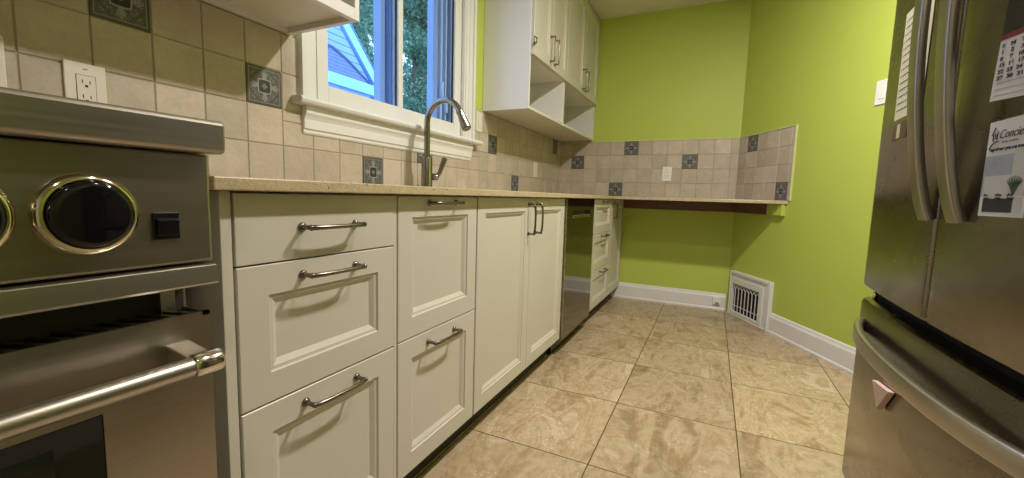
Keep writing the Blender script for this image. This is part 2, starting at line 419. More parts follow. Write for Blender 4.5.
# ------------------------------------------------------------------ backsplash tiles
def tile_field(name, label, fn, scuts, zcuts, accents, hole=None, grout=None):
    """fn(s, out, z) -> xyz.  scuts / zcuts are the joint positions."""
    g = .0016; th = .007; b = MB(); bg = .0045
    rng = random.Random(len(scuts)*13+3)
    for i in range(len(scuts)-1):
        for j in range(len(zcuts)-1):
            rects = [(scuts[i], scuts[i+1], zcuts[j], zcuts[j+1])]
            if hole:
                out = []
                h0, h1, k0, k1 = hole
                for a0, a1, c0, c1 in rects:
                    if a1 <= h0 or a0 >= h1 or c1 <= k0 or c0 >= k1: out.append((a0, a1, c0, c1)); continue
                    if c0 < k0: out.append((a0, a1, c0, k0))
                    if a0 < h0: out.append((a0, h0, max(c0, k0), c1))
                    if a1 > h1: out.append((h1, a1, max(c0, k0), c1))
                rects = out
            r = rng.random()
            for a0, a1, c0, c1 in rects:
                if a1-a0 < .006 or c1-c0 < .006: continue
                acc = (i, j) in accents
                e = g*.6 if acc else g
                A0, A1, C0, C1 = a0+e, a1-e, c0+e, c1-e; bv = .0016
                v = [fn(A0, .001, C0), fn(A1, .001, C0), fn(A1, .001, C1), fn(A0, .001, C1),
                     fn(A0, th-bv, C0), fn(A1, th-bv, C0), fn(A1, th-bv, C1), fn(A0, th-bv, C1),
                     fn(A0+bv, th, C0+bv), fn(A1-bv, th, C0+bv), fn(A1-bv, th, C1-bv), fn(A0+bv, th, C1-bv)]
                f0 = len(b.f)
                b.add(v, [(0,1,5,4),(1,2,6,5),(2,3,7,6),(3,0,4,7),(4,5,9,8),(5,6,10,9),(6,7,11,10),(7,4,8,11),(8,9,10,11)], False, 1 if acc else 0)
                for q in range(f0, len(b.f)):
                    b.rnd[q] = r
                    if acc: b.uv[q] = [(0, 0), (1, 0), (1, 1), (0, 1)] if q == len(b.f)-1 else [(0, 0)]*4
                # grout bed
                bb = [fn(a0, 0, c0), fn(a1, 0, c0), fn(a1, 0, c1), fn(a0, 0, c1), fn(a0, bg, c0), fn(a1, bg, c0), fn(a1, bg, c1), fn(a0, bg, c1)]
                q0 = len(b.f); b.add(bb, [(4,5,6,7),(0,1,5,4),(1,2,6,5),(2,3,7,6),(3,0,4,7)], False, 2)
                for q in range(q0, len(b.f)): b.rnd[q] = .5
    return struct(b.build(name, [M['tile'], M['accent'], M['grout']]), label)
xs = [.617+T*i for i in range(-18, 27)]; xs = [x for x in xs if x < L-.01]+[L]
i0 = 18
zs = [.9115+.0061, .9176+T, .9176+2*T, .9176+3*T, .9176+4*T]
zs[0] = .911; zs[-1] = 1.4055
tile_field('trim_1', 'beige square wall tiles on the window wall with a few patterned slate tiles', lambda s, o, z: (s, W-o, z), xs, zs,
           {(i0-1, 3), (i0+2, 2), (i0+6, 0), (i0+9, 1), (i0+15, 2), (i0+18, 0), (i0+25, 3)}, hole=(1.08, 2.18, 1.12, 3))
ye = [W, W-.1164]
while ye[-1]-T > CY: ye.append(ye[-1]-T)
ye.append(CY)
zs2 = [.911, .913+T, .913+2*T, .913+3*T, .913+4*T]
tile_field('trim_2', 'beige square wall tiles on the end wall with four patterned slate tiles', lambda s, o, z: (L-o, W-s, z), [W-y for y in ye], zs2,
           {(1, 2), (5, 3), (4, 0), (9, 2)})
tile_field('trim_3', 'beige square wall tiles on the angled wall with two patterned slate tiles', lambda s, o, z: dg(s, o, z), [.004, .115, .235, .355, .475, .595, .626], zs2,
           {(1, 3), (4, 0)})
b = MB(); zt = zs2[-1]
b.box((L-.010, W-.001, zt), (L, CY, zt+.006)); b.prism([(0, zt), (.632, zt), (.632, zt+.006), (0, zt+.006)], 0, .010, fn=lambda a, z, c: dg(a, c, z))
b.prism([(.626, CT+.001), (.632, CT+.001), (.632, zt), (.626, zt)], 0, .010, fn=lambda a, z, c: dg(a, c, z))
struct(b.build('trim_4', M['edge_trim']), 'thin pale edging along the top of the wall tiles')

# ------------------------------------------------------------------ window
fw = W-.020
root = struct(thing('window_1', 'white sliding window above the tap', 'window', ((WX0+WX1)/2, W, WZ0)))
b = MB()
CO0, CO1 = 1.040, 2.205       # outer casing edges
for x0, x1, st in ((CO0, WX0+.01, 1), (WX1-.01, CO1, -1)):
    b.box((x0, fw, WZ0-.01), (x1, W, 2.36))
    # raised outer bead and inner step
    if st > 0: b.box((x0, fw-.010, WZ0-.01), (x0+.022, fw, 2.36)); b.box((x1-.03, fw-.004, WZ0-.01), (x1-.012, fw, 2.36))
    else: b.box((x1-.022, fw-.010, WZ0-.01), (x1, fw, 2.36)); b.box((x0+.012, fw-.004, WZ0-.01), (x0+.03, fw, 2.36)); b.box((x0+.048, fw-.003, WZ0-.01), (x0+.056, fw, 2.36))
b.box((CO0, fw, WZ1), (CO1, W, 2.385)); b.build('casing', M['trim'], root, .003)
b = MB()   # stool with a rounded nose
nose = [(W+.02, 1.212), (W+.02, 1.186), (.572, 1.186), (.562, 1.189), (.557, 1.199), (.562, 1.209), (.572, 1.212)]
b.prism(nose, 1.012, 2.255, fn=lambda y, z, c: (c, y, z))
b.build('stool', M['trim'], root, .002)
b = MB()   # apron: stepped mouldings, shallower and narrower downward
b.prism([(W, 1.186), (.588, 1.186), (.588, 1.160), (.594, 1.150), (.598, 1.140), (.598, 1.108), (.604, 1.104), (.604, 1.094), (.608, 1.088), (W, 1.088)], 1.052, 2.19, fn=lambda y, z, c: (c, y, z))
b.build('apron', M['trim'], root, .001)
b = MB()   # inner frame
iy0, iy1 = W+.004, W+.036
GZ0, GZ1 = 1.283, 2.24; MX0, MX1 = 1.572, 1.602
GX0, GX1 = 1.178, 2.035
b.box((WX0, iy0, WZ0), (GX0, iy1, WZ1)); b.box((GX1, iy0, WZ0), (WX1, iy1, WZ1))
b.box((GX0, iy0, WZ0), (GX1, iy1, GZ0)); b.box((GX0, iy0, GZ1), (GX1, iy1, WZ1)); b.box((MX0, iy0, GZ0), (MX1, iy1, GZ1))
b.build('inner_frame', M['trim'], root, .002)
b = MB()
for x0, x1 in ((GX0, GX0+.006), (MX0-.006, MX0), (GX1-.006, GX1)):
    b.box((x0, iy0+.012, GZ0), (x1, iy1-.012, GZ1))
b.build('gasket', M['slot'], root)
for k, (x0, x1) in enumerate(((GX0, MX0), (MX1, GX1))):
    b = MB(); b.box((x0, W+.020, GZ0), (x1, W+.023, GZ1)); b.build('pane', M['glass'], root)
# outer sash set (seen through the panes, blue daylight painted into its colour)
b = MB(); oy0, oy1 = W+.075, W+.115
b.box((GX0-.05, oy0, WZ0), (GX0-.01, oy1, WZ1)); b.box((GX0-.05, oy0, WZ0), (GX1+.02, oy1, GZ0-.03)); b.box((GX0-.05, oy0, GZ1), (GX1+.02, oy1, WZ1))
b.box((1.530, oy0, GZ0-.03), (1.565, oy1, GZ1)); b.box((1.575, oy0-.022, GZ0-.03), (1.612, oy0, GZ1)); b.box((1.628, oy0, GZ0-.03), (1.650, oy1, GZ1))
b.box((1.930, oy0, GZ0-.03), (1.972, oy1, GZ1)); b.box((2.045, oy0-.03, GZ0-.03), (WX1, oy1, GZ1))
b.build('outer_sash', M['sash_daylight'], root, .002)
b = MB()
b.box((1.565, oy0+.006, GZ0-.03), (1.575, oy1-.01, GZ1)); b.box((1.612, oy0-.01, GZ0-.03), (1.628, oy1, GZ1)); b.box((1.972, oy0+.01, GZ0-.03), (2.045, oy1, GZ1))
b.build('sash_track', M['sash_dark'], root)
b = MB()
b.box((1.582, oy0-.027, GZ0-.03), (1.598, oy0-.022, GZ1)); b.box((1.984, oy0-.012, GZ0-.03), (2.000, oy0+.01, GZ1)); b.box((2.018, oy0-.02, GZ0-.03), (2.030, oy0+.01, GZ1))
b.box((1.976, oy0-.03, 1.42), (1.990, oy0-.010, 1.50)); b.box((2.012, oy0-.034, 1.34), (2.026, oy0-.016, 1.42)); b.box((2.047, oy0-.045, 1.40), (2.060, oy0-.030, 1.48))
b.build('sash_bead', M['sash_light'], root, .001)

# ------------------------------------------------------------------ cabinets
def shaker(b, x0, x1, z0, z1, yf, th=.019, rail=.056, flat=False):
    """framed front with a stepped, bevelled inner moulding; front face at y = yf facing -y"""
    e = .0015
    if flat or (z1-z0) < .16:
        pts = [(0, 0)]
        b.box((x0, yf, z0), (x1, yf+th, z1)); return
    rings = [(0, th), (0, e), (e, 0), (rail, 0), (rail+.002, .0035), (rail+.006, .0045), (rail+.0085, .0045), (rail+.020, .0115), (rail+.023, .0115)]
    vs = []; fs = []
    for ins, dp in rings:
        y = yf+dp
        vs += [(x0+ins, y, z0+ins), (x1-ins, y, z0+ins), (x1-ins, y, z1-ins), (x0+ins, y, z1-ins)]
    for i in range(len(rings)-1):
        for k in range(4):
            fs.append((i*4+k, i*4+(k+1) % 4, (i+1)*4+(k+1) % 4, (i+1)*4+k))
    n = (len(rings)-1)*4; fs.append((n, n+1, n+2, n+3)); fs.append((3, 2, 1, 0))
    b.add(vs, fs)
def pull(parent, c, yf, length=.135, vertical=False, out=.032, r=.0048):
    """curved bar pull with round feet, centre c=(x,z), standing off a face at y=yf"""
    h = length/2; pts = []
    ctrl = [(-h, 0), (-h, .010), (-h, .022), (-h+.004, .029), (-h+.014, out-.001), (-h*.45, out+.001), (0, out+.0015), (h*.45, out+.001), (h-.014, out-.001), (h-.004, .029), (h, .022), (h, .010), (h, 0)]
    rr = [.0055, .0048, .0046, .0052, .0050, .0046, .0045, .0046, .0050, .0052, .0046, .0048, .0055]
    f = (lambda a, o: (c[0], yf-o, c[1]+a)) if vertical else (lambda a, o: (c[0]+a, yf-o, c[1]))
    b = MB(); b.tube([f(a, o) for a, o in ctrl], rr, 12)
    for s in (-h, h):
        b.lathe([(0, 0.0), (.0090, 0), (.0090, .0025), (.0060, .006), (.0048, .006)], f(s, 0), (0, -1, 0), 20)
        b.lathe([(.0001, -.0062), (.0045, -.004), (.0062, 0), (.0045, .004), (.0001, .0062)], f(s, .027), (0, 0, 1) if vertical else (1, 0, 0), 14)
    return b.build('handle', M['handle'], parent)
BZ0, BZ1 = .111, .884
def carcass(x0, x1, root, kick=True):
    b = MB(); b.box((x0, .020, BZ0), (x1, W-.004, CU-.001)); b.build('carcass', M['cream'], root)
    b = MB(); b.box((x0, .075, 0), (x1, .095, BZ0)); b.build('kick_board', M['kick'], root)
def drawer(root, x0, x1, z0, z1, flat=False, hz=None, hx=None, hl=.135, rail=.056):
    b = MB(); shaker(b, x0, x1, z0, z1, 0, rail=rail, flat=flat)
    d = b.build('drawer', M['cream'], root, .0012 if flat else 0)
    pull(d, (hx if hx is not None else (x0+x1)/2, hz), 0, hl); return d

# tall side panel at the range end
b = MB(); b.box((.412, .001, 0), (.430, W-.004, CU-.001))
tag(b.build('end_panel', M['cream'], origin=(.421, .3, 0), bevel=.001), 'narrow upright off-white panel between the range and the first drawers', 'cabinet panel')

u = thing('base_cabinet', 'off-white cabinet of three stacked drawers beside the range', 'cabinet', (.63, .3, 0))
carcass(.431, .836, u)
drawer(u, .4345, .824, .760, BZ1, True, hz=.8205)
drawer(u, .4345, .824, .4985, .757, hz=.7275)
drawer(u, .4345, .824, BZ0, .4955, hz=.465)
b = MB(); b.box((.8255, .002, BZ0), (.8360, .020, BZ1)); b.build('filler_strip', M['cream'], u)

u = thing('base_cabinet', 'off-white cabinet with one tall drawer front above one lower drawer, left of the double doors', 'cabinet', (1.04, .3, 0))
carcass(.838, 1.237, u)
drawer(u, .8395, 1.2335, .5005, BZ1, hz=.866)
drawer(u, .8395, 1.2335, BZ0, .4975, hz=.465)

u = thing('base_cabinet', 'wide off-white double-door cabinet below the tap', 'cabinet', (1.70, .3, 0))
carcass(1.239, 2.172, u)
for x0, x1, hx in ((1.2415, 1.7005, 1.678), (1.7035, 2.1690, 1.762)):
    b = MB(); shaker(b, x0, x1, BZ0, BZ1, 0); d = b.build('door', M['cream'], u); pull(d, (hx, .793), 0, .128, True)

u = thing('base_cabinet', 'off-white three-drawer cabinet right of the dishwasher', 'cabinet', (3.06, .3, 0))
carcass(2.792, 3.334, u)
for z0, z1, hz in ((.6425, BZ1, .868), (.3825, .6395, .622), (BZ0, .3795, .358)):
    drawer(u, 2.795, 3.331, z0, z1, hz=hz-.004, hx=3.11, hl=.15)
u = thing('base_cabinet', 'narrow off-white cabinet with one door against the end wall', 'cabinet', (3.58, .3, 0))
carcass(3.336, L-.004, u)
b = MB(); shaker(b, 3.339, L-.026, BZ0, BZ1, 0); d = b.build('door', M['cream'], u); pull(d, (3.408, .796), 0, .115, True)

# dishwasher
u = thing('dishwasher', 'dark stainless dishwasher between the double doors and the far drawers', 'dishwasher', (2.48, .3, 0))
b = MB(); b.box((2.190, .02, .10), (2.780, .58, .880)); b.build('tub_housing', M['black'], u)
b = MB(); b.box((2.190, .055, .0), (2.780, .075, .10)); b.build('kick_plate', M['black'], u)
b = MB()
px0, px1, pz0, pz1 = 2.300, 2.665, .776, .818
D0, D1, E0, E1 = 2.196, 2.772, .095, .884; yf = -.006
b.box((D0, yf, E0), (px0, .02, E1)); b.box((px1, yf, E0), (D1, .02, E1)); b.box((px0, yf, E0), (px1, .02, pz0)); b.box((px0, yf, pz1), (px1, .02, E1))
d = b.build('front_panel', M['dw'], u, .0)
b = MB(); b.box((D0-.006, yf-.001, E0), (D0, .02, E1)); b.build('edge_strip', M['dw_pocket'], u)
b = MB(); b.prism([(px0, pz0), (px1, pz0), (px1, pz1), (px0, pz1)], .016, .0195, fn=lambda x, z, c: (x, c, z)); b.build('handle_recess', M['black'], d)
b = MB(); b.box((px0, yf-.003, pz0-.003), (px1, .010, pz0+.014)); b.build('handle_lip', M['dw_pocket'], d, .001)

# ------------------------------------------------------------------ countertop
b = MB()
xs_ = 3.300; yd = CY+DY/DX*(xs_-CX)
b.prism([(.388, W-.001), (.388, -.030), (xs_, -.030), (xs_, yd+.001), (CX-.001, CY+.001), (L-.001, W-.001)], CU, CT)
tag(b.build('countertop', M['counter'], origin=(2.1, .3, CU), bevel=.0025), 'speckled beige stone worktop running along the cabinets and round to the end wall', 'countertop')

b = MB(); b.box((L-.028, -.005, .810), (L-.001, CY+.012, CU-.001)); tag(b.build('support_rail', M['wood_dark'], origin=(L-.01, -.4, .818), bevel=.001), 'dark brown wooden rail under the low counter on the end wall', 'rail')
b = MB(); b.prism([(.018, .810), (.435, .810), (.435, CU-.001), (.018, CU-.001)], .001, .028, fn=lambda s, z, c: dg(s, c, z))
tag(b.build('support_rail', M['wood_dark'], origin=dg(.2, 0, .818), bevel=.001), 'dark brown wooden rail under the low counter on the angled wall', 'rail')
b = MB(); b.prism([(.437, .810), (.590, .810), (.590, CU-.001), (.437, CU-.001)], .001, .028, fn=lambda s, z, c: dg(s, c, z))
tag(b.build('support_rail', M['green'], origin=dg(.5, 0, .818), bevel=.001), 'short green painted rail under the outer tip of the low counter', 'rail')

# ------------------------------------------------------------------ tap
fx, fy = 1.645, .515
u = thing('faucet', 'brushed steel pull-down kitchen tap with a high arched spout', 'faucet', (fx, fy, CT))
b = MB(); b.lathe([(0, 0), (.031, 0), (.031, .004), (.0270, .008), (.0262, .012), (.0255, .145), (.023, .152), (.0175, .156), (0, .156)], (fx, fy, CT), (0, 0, 1), 32)
b.build('body', M['faucet'], u)
b = MB(); r = .093; zc = 1.220; pts = [(fx, fy, CT+.15), (fx, fy, zc)]
ar = []
for k in range(1, 18):
    a = PI*k/18*.90; ar.append((fx, fy-r+r*math.cos(a), zc+r*math.sin(a)*1.02))
pts += ar; b.tube(pts, .0138, 20, up=(1, 0, 0)); b.build('spout', M['faucet'], u)
e = Vector(ar[-1]); dirv = (Vector(ar[-1])-Vector(ar[-2])).normalized(); dirv = (dirv+Vector((0, -.05, -.25))).normalized()
b = MB(); b.lathe([(0.012, -.003), (.0175, .0), (.0175, .008), (.0162, .012), (.0212, .082), (.0205, .090), (.0165, .094), (0, .094)], e, dirv, 28)
h = b.build('spray_head', M['faucet'], u)
b = MB(); q = e+dirv*.045+Vector((-.003, -.016, 0)); b.tube([q, q+dirv*.028], .006, 10); b.build('spray_button', M['black'], h)
b = MB(); b.lathe([(.0, 0), (.0165, 0), (.0165, .030), (.013, .036), (0, .036)], (fx+.015, fy-.012, CT+.060), (.80, -.60, 0), 22)
lv = b.build('lever_mount', M['faucet'], u)
l0 = Vector((fx+.015, fy-.012, CT+.060))+Vector((.80, -.60, 0))*.026
b = MB(); b.tube([l0, l0+Vector((.012, -.012, .02)), l0+Vector((.030, -.028, .090))], [.0115, .0105, .0140], 16); b.build('lever', M['faucet'], lv)

# ------------------------------------------------------------------ wall cabinets
def wall_cab(name, label, xl, xr, bays, yf, handles_at, side=None, bottom_lip=False, shelf_top=1.712, zb=1.407):
    yb = W-.002; zt = CEIL-.002; t = .018
    root = thing(name, label, 'cabinet', ((xl+xr)/2, (yf+yb)/2, zb))
    b = MB(); b.box((xl, yf, zb), (xl+t, yb, zt)); b.build('side_panel', M['white_panel'], root, .001)
    b = MB(); b.box((xr-t, yf, zb), (xr, yb, zt)); b.build('side_panel', M['white_panel'], root, .001)
    for k, (a, c) in enumerate(bays):
        z0 = zb+.016 if bottom_lip else zb
        b = MB(); b.box((a, yf+(.02 if bottom_lip else .0), z0), (c, yb, z0+t)); b.build('bottom_panel', M['niche'], root, .0015)
        if bottom_lip:
            b = MB(); b.box((a, yf, zb), (c, yf+.02, zb+.034)); b.build('bottom_rail', M['white_panel'], root, .001)
            b = MB(); b.box((a, yb-.02, zb+.002), (c, yb, z0)); b.build('back_rail', M['white_panel'], root)
        b = MB(); b.box((a, yf, shelf_top), (c, yb, shelf_top+t)); b.build('shelf', M['niche'], root, .001)
        b = MB(); b.box((a, yb-.012, z0+t), (c, yb, shelf_top)); b.build('back_panel', M['niche'], root)
        if k < len(bays)-1:
            b = MB(); b.box((c, yf, zb), (bays[k+1][0], yb, zt)); b.build('divider', M['white_panel'], root, .001)
    for k, (a, c) in enumerate(handles_at):
        m = (a+c)/2
        for q, (x0, x1, hx) in enumerate(((a, m-.0015, m-.038), (m+.0015, c, m+.038))):
            b = MB(); shaker(b, x0, x1, shelf_top+.005, zt-.02, yf-.020); d = b.build('door', M['cream'], root); pull(d, (hx, shelf_top+.115), yf-.020, .150, True)
    b = MB(); b.box((xl+t, yf+.001, zt-.02), (xr-t, yf+.02, zt)); b.build('top_rail', M['cream'], root)
    return root
r_ = wall_cab('wall_cabinet', 'tall off-white wall cabinet with two open cubbyholes, in the corner right of the window', 2.340, L-.004, [(2.358, 2.955), (2.992, L-.022)], .308,
         [(2.350, 2.972), (2.976, L-.010)])
b = MB()   # small catch on the first door
b.tube([(2.346, .286, 1.775), (2.346, .272, 1.772), (2.346, .268, 1.80), (2.346, .286, 1.812)], .004, 8); b.box((2.342, .281, 1.762), (2.352, .289, 1.782))
b.build('latch', M['handle'], r_)
wall_cab('wall_cabinet', 'white wall cabinet with an open cubbyhole, left of the window above the range side', .10, 1.014, [(.118, .996)], .300, [(.103, 1.011)], bottom_lip=True)

# ------------------------------------------------------------------ range
RX0, RX1 = -.396, .366
u = thing('range', 'stainless steel cooking range with black knobs', 'range', (-.015, .25, 0))
b = MB(); b.box((RX0+.004, .004, .10), (RX1-.006, .600, .938)); b.build('body', M['steel'], u, .002)
for x in (RX0+.05, RX1-.06):
    for y in (.05, .53): b = MB(); b.lathe([(.018, 0), (.018, .10)], (x, y, 0), (0, 0, 1), 16); b.build('foot', M['black'], u)
b = MB(); b.box((RX0, -.060, .786), (RX1, .004, .938)); cp = b.build('control_panel', M['steel'], u, .004, 3)
b = MB()   # front nosing of the cooktop
b.prism([(-.086, .941), (-.088, .946), (-.088, .978), (-.084, .984), (-.060, .987), (-.020, .987), (-.010, .960), (.600, .960), (.600, .939), (-.080, .939)], RX0-.006, RX1+.008, fn=lambda y, z, c: (c, y, z))
ct_ = b.build('cooktop', M['steel'], u, .0035, 3)
b = MB()
for gx in (-.27, -.015, .24):
    for k in range(4):
        yy = .06+k*.15; b.box((gx-.115, yy, .974), (gx+.115, yy+.012, .984)); 
    for k in (-1, 0, 1): b.box((gx+k*.107-.006, .05, .972), (gx+k*.107+.006, .53, .982))
    for sx in (-1, 1):
        for yy in (.06, .51): b.box((gx+sx*.107-.006, yy, .960), (gx+sx*.107+.006, yy+.012, .976))
b.build('pan_support', M['black'], u)
for k in range(6):
    kx = .2315-.104*k
    b = MB(); b.lathe([(0.0, 0), (.0478, 0), (.0478, .003), (.0455, .008), (.0405, .0115), (.0385, .0115), (.0380, .004)], (kx, -.060, .8575), (0, -1, 0), 64)
    kb = b.build('knob_bezel', M['brass_chrome'], u)
    b = MB(); b.lathe([(.0380, .0), (.0380, .014), (.0374, .0175), (.0355, .0195), (.030, .0205), (0, .0205)], (kx, -.060, .8575), (0, -1, 0), 64)
    b.build('knob', M['black_gloss'], kb)
b = MB(); b.box((.2935, -.0635, .8215), (.3235, -.060, .8575)); rs = b.build('rocker_switch', M['black'], u, .001)
b = MB(); b.prism([(-.0635, .8275), (-.0635, .8505), (-.0705, .8475), (-.0660, .8275)], .2965, .3205, fn=lambda y, z, c: (c, y, z)); b.build('rocker', M['black_gloss'], rs, .0006)
# trim strip below the panel
b = MB(); b.prism([(.004, .7545), (-.068, .7530), (-.070, .7565), (-.066, .7810), (-.060, .7830), (.004, .7830)], RX0, RX1+.001, fn=lambda y, z, c: (c, y, z))
b.build('vent_trim', M['steel'], u, .001)
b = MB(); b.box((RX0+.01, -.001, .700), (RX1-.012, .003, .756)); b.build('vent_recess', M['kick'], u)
b = MB(); b.box((.318, -.016, .7), (.336, .0, .756)); b.build('hinge_post', M['steel_bright'], u)
# oven door with slotted top edge
DY0, DY1 = -.060, .012
b = MB()
wx0, wx1, wz0, wz1 = -.262, .232, .30, .613; dz0, dz1 = .19, .714; dx0, dx1 = RX0+.004, RX1-.008
b.box((dx0, DY0, dz0), (wx0, DY1-.018, dz1-.006)); b.box((wx1, DY0, dz0), (dx1, DY1-.018, dz1-.006)); b.box((wx0, DY0, dz0), (wx1, DY1-.018, wz0)); b.box((wx0, DY0, wz1), (wx1, DY1-.018, dz1-.006))
b.box((dx0, DY0, dz1-.006), (dx1, DY0+.004, dz1)); b.box((dx1-.010, DY0, dz1-.006), (dx1, DY1-.018, dz1)); b.box((dx0, DY0, dz1-.006), (dx0+.01, DY1-.018, dz1))
for k in range(34):
    x = dx1-.014-.0215*k
    b.prism([(x, DY0+.003), (x-.0075, DY0+.003), (x-.0275, DY1-.019), (x-.020, DY1-.019)], dz1-.0055, dz1-.0005)
od = b.build('oven_door', M['steel'], u)
b = MB(); b.box((dx0+.012, DY0+.004, dz1-.0060), (dx1-.012, DY1-.019, dz1-.0048)); b.build('vent_slots', M['black_hole'], od)
b = MB(); b.box((wx0+.0005, DY0+.001, wz0), (wx1-.0005, DY0+.010, wz1)); b.build('window_border', M['slot'], od)
b = MB(); b.box((wx0+.045, DY0+.0002, wz0+.03), (wx1-.045, DY0+.002, wz1-.022)); b.build('oven_window', M['oven_glass'], od)
hy, hz = -.112, .657
b = MB(); b.tube([(-.345, hy, hz), (.318, hy, hz)], .0125, 28); hd = b.build('handle', M['steel_bright'], od)
for s, x0 in ((1, .300), (-1, -.330)):
    b = MB(); b.prism([(DY0+.0, hz+.020), (hy+.004, hz+.013), (hy+.004, hz-.010), (DY0, hz-.020)], x0, x0+.030, fn=lambda y, z, c: (c, y, z)); b.build('bracket', M['steel_bright'], hd, .002)
    xa = x0+.004; xb = x0+.036 if s > 0 else x0-.006
    b = MB(); b.lathe([(.0125, 0), (.0152, .001), (.0158, .003), (.0158, .032), (.0150, .035), (0, .0355)], (xa if s > 0 else x0+.026, hy, hz), (s, 0, 0), 32); b.build('end_cap', M['chrome'], hd)
b = MB(); b.box((dx0, -.055, .04), (dx1, -.020, .182)); b.build('lower_drawer', M['steel'], u, .003)

# ------------------------------------------------------------------ refrigerator
FX0, FX1, FXM = .712, 1.642, 1.177
def fy_(x): return -1.140-.016*((x-FXM)/.465)**2
u = thing('refrigerator', 'smudged stainless steel french-door refrigerator with a bottom freezer', 'refrigerator', (FXM, -1.54, 0))
b = MB(); b.box((FX0+.006, -1.920, .02), (FX1-.006, -1.225, 1.775)); b.build('body', M['fridge_side'], u, .004)
b = MB(); b.box((FX0+.02, -1.225, .56), (FX1-.02, -1.190, .66)); b.build('door_gap', M['black_hole'], u)
b = MB(); b.box((FX0+.03, -1.225, 0), (FX1-.03, -1.200, .06)); b.build('base_grille', M['black_hole'], u)
def front(x0, x1, z0, z1, name, cr0=.012, cr1=.012, n=24, tb=.010):
    """convex slab: plan outline extruded in z, rounded upper and lower edges"""
    pl = []
    for k in range(5):
        a = PI/2*k/4; pl.append((x0+cr0*(1-math.sin(PI/2*k/4)), fy_(x0)-cr0*(1-math.sin(PI/2-PI/2*k/4)) if False else fy_(x0+cr0)-cr0*(1-math.sin(a))))
    pl = [(x0+cr0*(1-math.cos(PI/2*k/5)), fy_(x0+cr0)-cr0*(1-math.sin(PI/2*k/5))) for k in range(5)]
    for k in range(n+1):
        x = x0+cr0+(x1-x0-cr0-cr1)*k/n; pl.append((x, fy_(x)))
    pl += [(x1-cr1*(1-math.sin(PI/2*(1-k/5))) if False else x1-cr1+cr1*math.sin(PI/2*k/5), fy_(x1-cr1)-cr1*(1-math.cos(PI/2*k/5))) for k in range(1, 6)]
    back = -1.222
    m = len(pl)
    levels = [(z0, tb), (z0+tb*.3, tb*.3), (z0+tb, 0), (z1-tb, 0), (z1-tb*.3, tb*.3), (z1, tb)]
    vs = []
    for z, ins in levels:
        for x, y in pl: vs.append((x, y-ins, z))
        vs.append((x1, back, z)); vs.append((x0, back, z))
    q = m+2; fs = []
    bb = MB()
    for i in range(len(levels)-1):
        for k in range(q): fs.append((i*q+(k+1) % q, i*q+k, (i+1)*q+k, (i+1)*q+(k+1) % q))
    bb.add(vs, fs, True)
    bb.add(vs[:q], [tuple(range(q))]); bb.add(vs[-q:], [tuple(range(q-1, -1, -1))])
    o = bb.build(name, M['fridge'], u)
    md = o.modifiers.new('edge', 'EDGE_SPLIT'); md.split_angle = math.radians(38)
    return o
dn = front(FX0, FXM-.003, .648, 1.765, 'door'); df = front(FXM+.003, FX1, .648, 1.765, 'door')
fz = front(FX0, FX1, .022, .614, 'freezer_drawer', tb=.016)
def bowed(parent, x, z0, z1, bow, foot):
    b = MB(); pts = []; n = 28
    for k in range(n+1):
        t = k/n; z = z0+(z1-z0)*t
        o = foot+bow*(1-(2*t-1)**2)**.8
        pts.append((x, fy_(x)+o, z))
    b.tube(pts, 1.0, 20, flat=(.0225, .0085), up=(1, 0, 0), smooth=True)
    for zz in (z0+.006, z1-.006): b.box((x-.012, fy_(x)-.003, zz-.005), (x+.012, fy_(x)+foot, zz+.005))
    o = b.build('handle', M['fridge_handle'], parent); return o
bowed(df, 1.206, .868, 1.740, .050, .006)
bowed(dn, 1.082, .868, 1.740, .050, .006)
b = MB(); pts = []; n = 36; hx0, hx1 = .775, 1.585
for k in range(n+1):
    t = k/n; x = hx0+(hx1-hx0)*t; o = .004+.050*(1-abs(2*t-1)**2.6)**.85
    pts.append((x, fy_(x)+o, .538))
b.tube(pts, 1.0, 20, flat=(.019, .010), up=(0, 0, 1)); b.build('handle', M['fridge_handle'], fz)
b = MB(); b.lathe([(0, 0), (.006, 0), (.006, .022), (0, .022)], (1.600, -1.178, .614), (0, 0, 1), 14); b.build('hinge_pin', M['chrome'], u)

# things stuck to the refrigerator (seen from +y: image right is -x)
def card(name, label, cat, xc, zc, w, h, mat, tilt=0.0, th=.0006, lift=.0008):
    x = xc; y = fy_(x)+lift
    root = thing(name, label, cat, (x, y, zc))
    sl = math.atan(-.032*(x-FXM)/.465**2)
    root.rotation_euler = (0, tilt, sl)
    return root
def local(root, b, name, mat, bevel=0):
    me = bpy.data.meshes.new(name); me.from_pydata([tuple(v) for v in b.v], [], b.f)
    mats = mat if isinstance(mat, list) else [mat]
    for m in mats: me.materials.append(m)
    for p, sm, mi in zip(me.polygons, b.smooth, b.mi): p.use_smooth = sm; p.material_index = mi
    o = bpy.data.objects.new(name, me); COL.objects.link(o); o.parent = root; return o
def sheet(x0, x1, z0, z1, y0, y1):   # local: +x image left
    return MB().box((x0, y0, z0), (x1, y1, z1))
def text(root, name, s, size, xl, z, mat, y=.0016, shear=0.0, width=None, weight=0.0):
    cu = bpy.data.curves.new(name, 'FONT'); cu.body = s; cu.size = size; cu.shear = shear; cu.offset = weight
    cu.extrude = .00015
    tmp = bpy.data.objects.new(name+'_c', cu); COL.objects.link(tmp)
    dg_ = bpy.context.evaluated_depsgraph_get(); dg_.update()
    me = bpy.data.meshes.new_from_object(tmp.evaluated_get(dg_))
    bpy.data.objects.remove(tmp)
    wv = max((v.co.x for v in me.vertices), default=1); k = (width/wv) if width else 1
    for v in me.vertices:
        v.co = Vector((xl-v.co.x*k, y+v.co.z, z+v.co.y))
    me.materials.clear(); me.materials.append(mat)
    o = bpy.data.objects.new(name, me); COL.objects.link(o); o.parent = root; return o

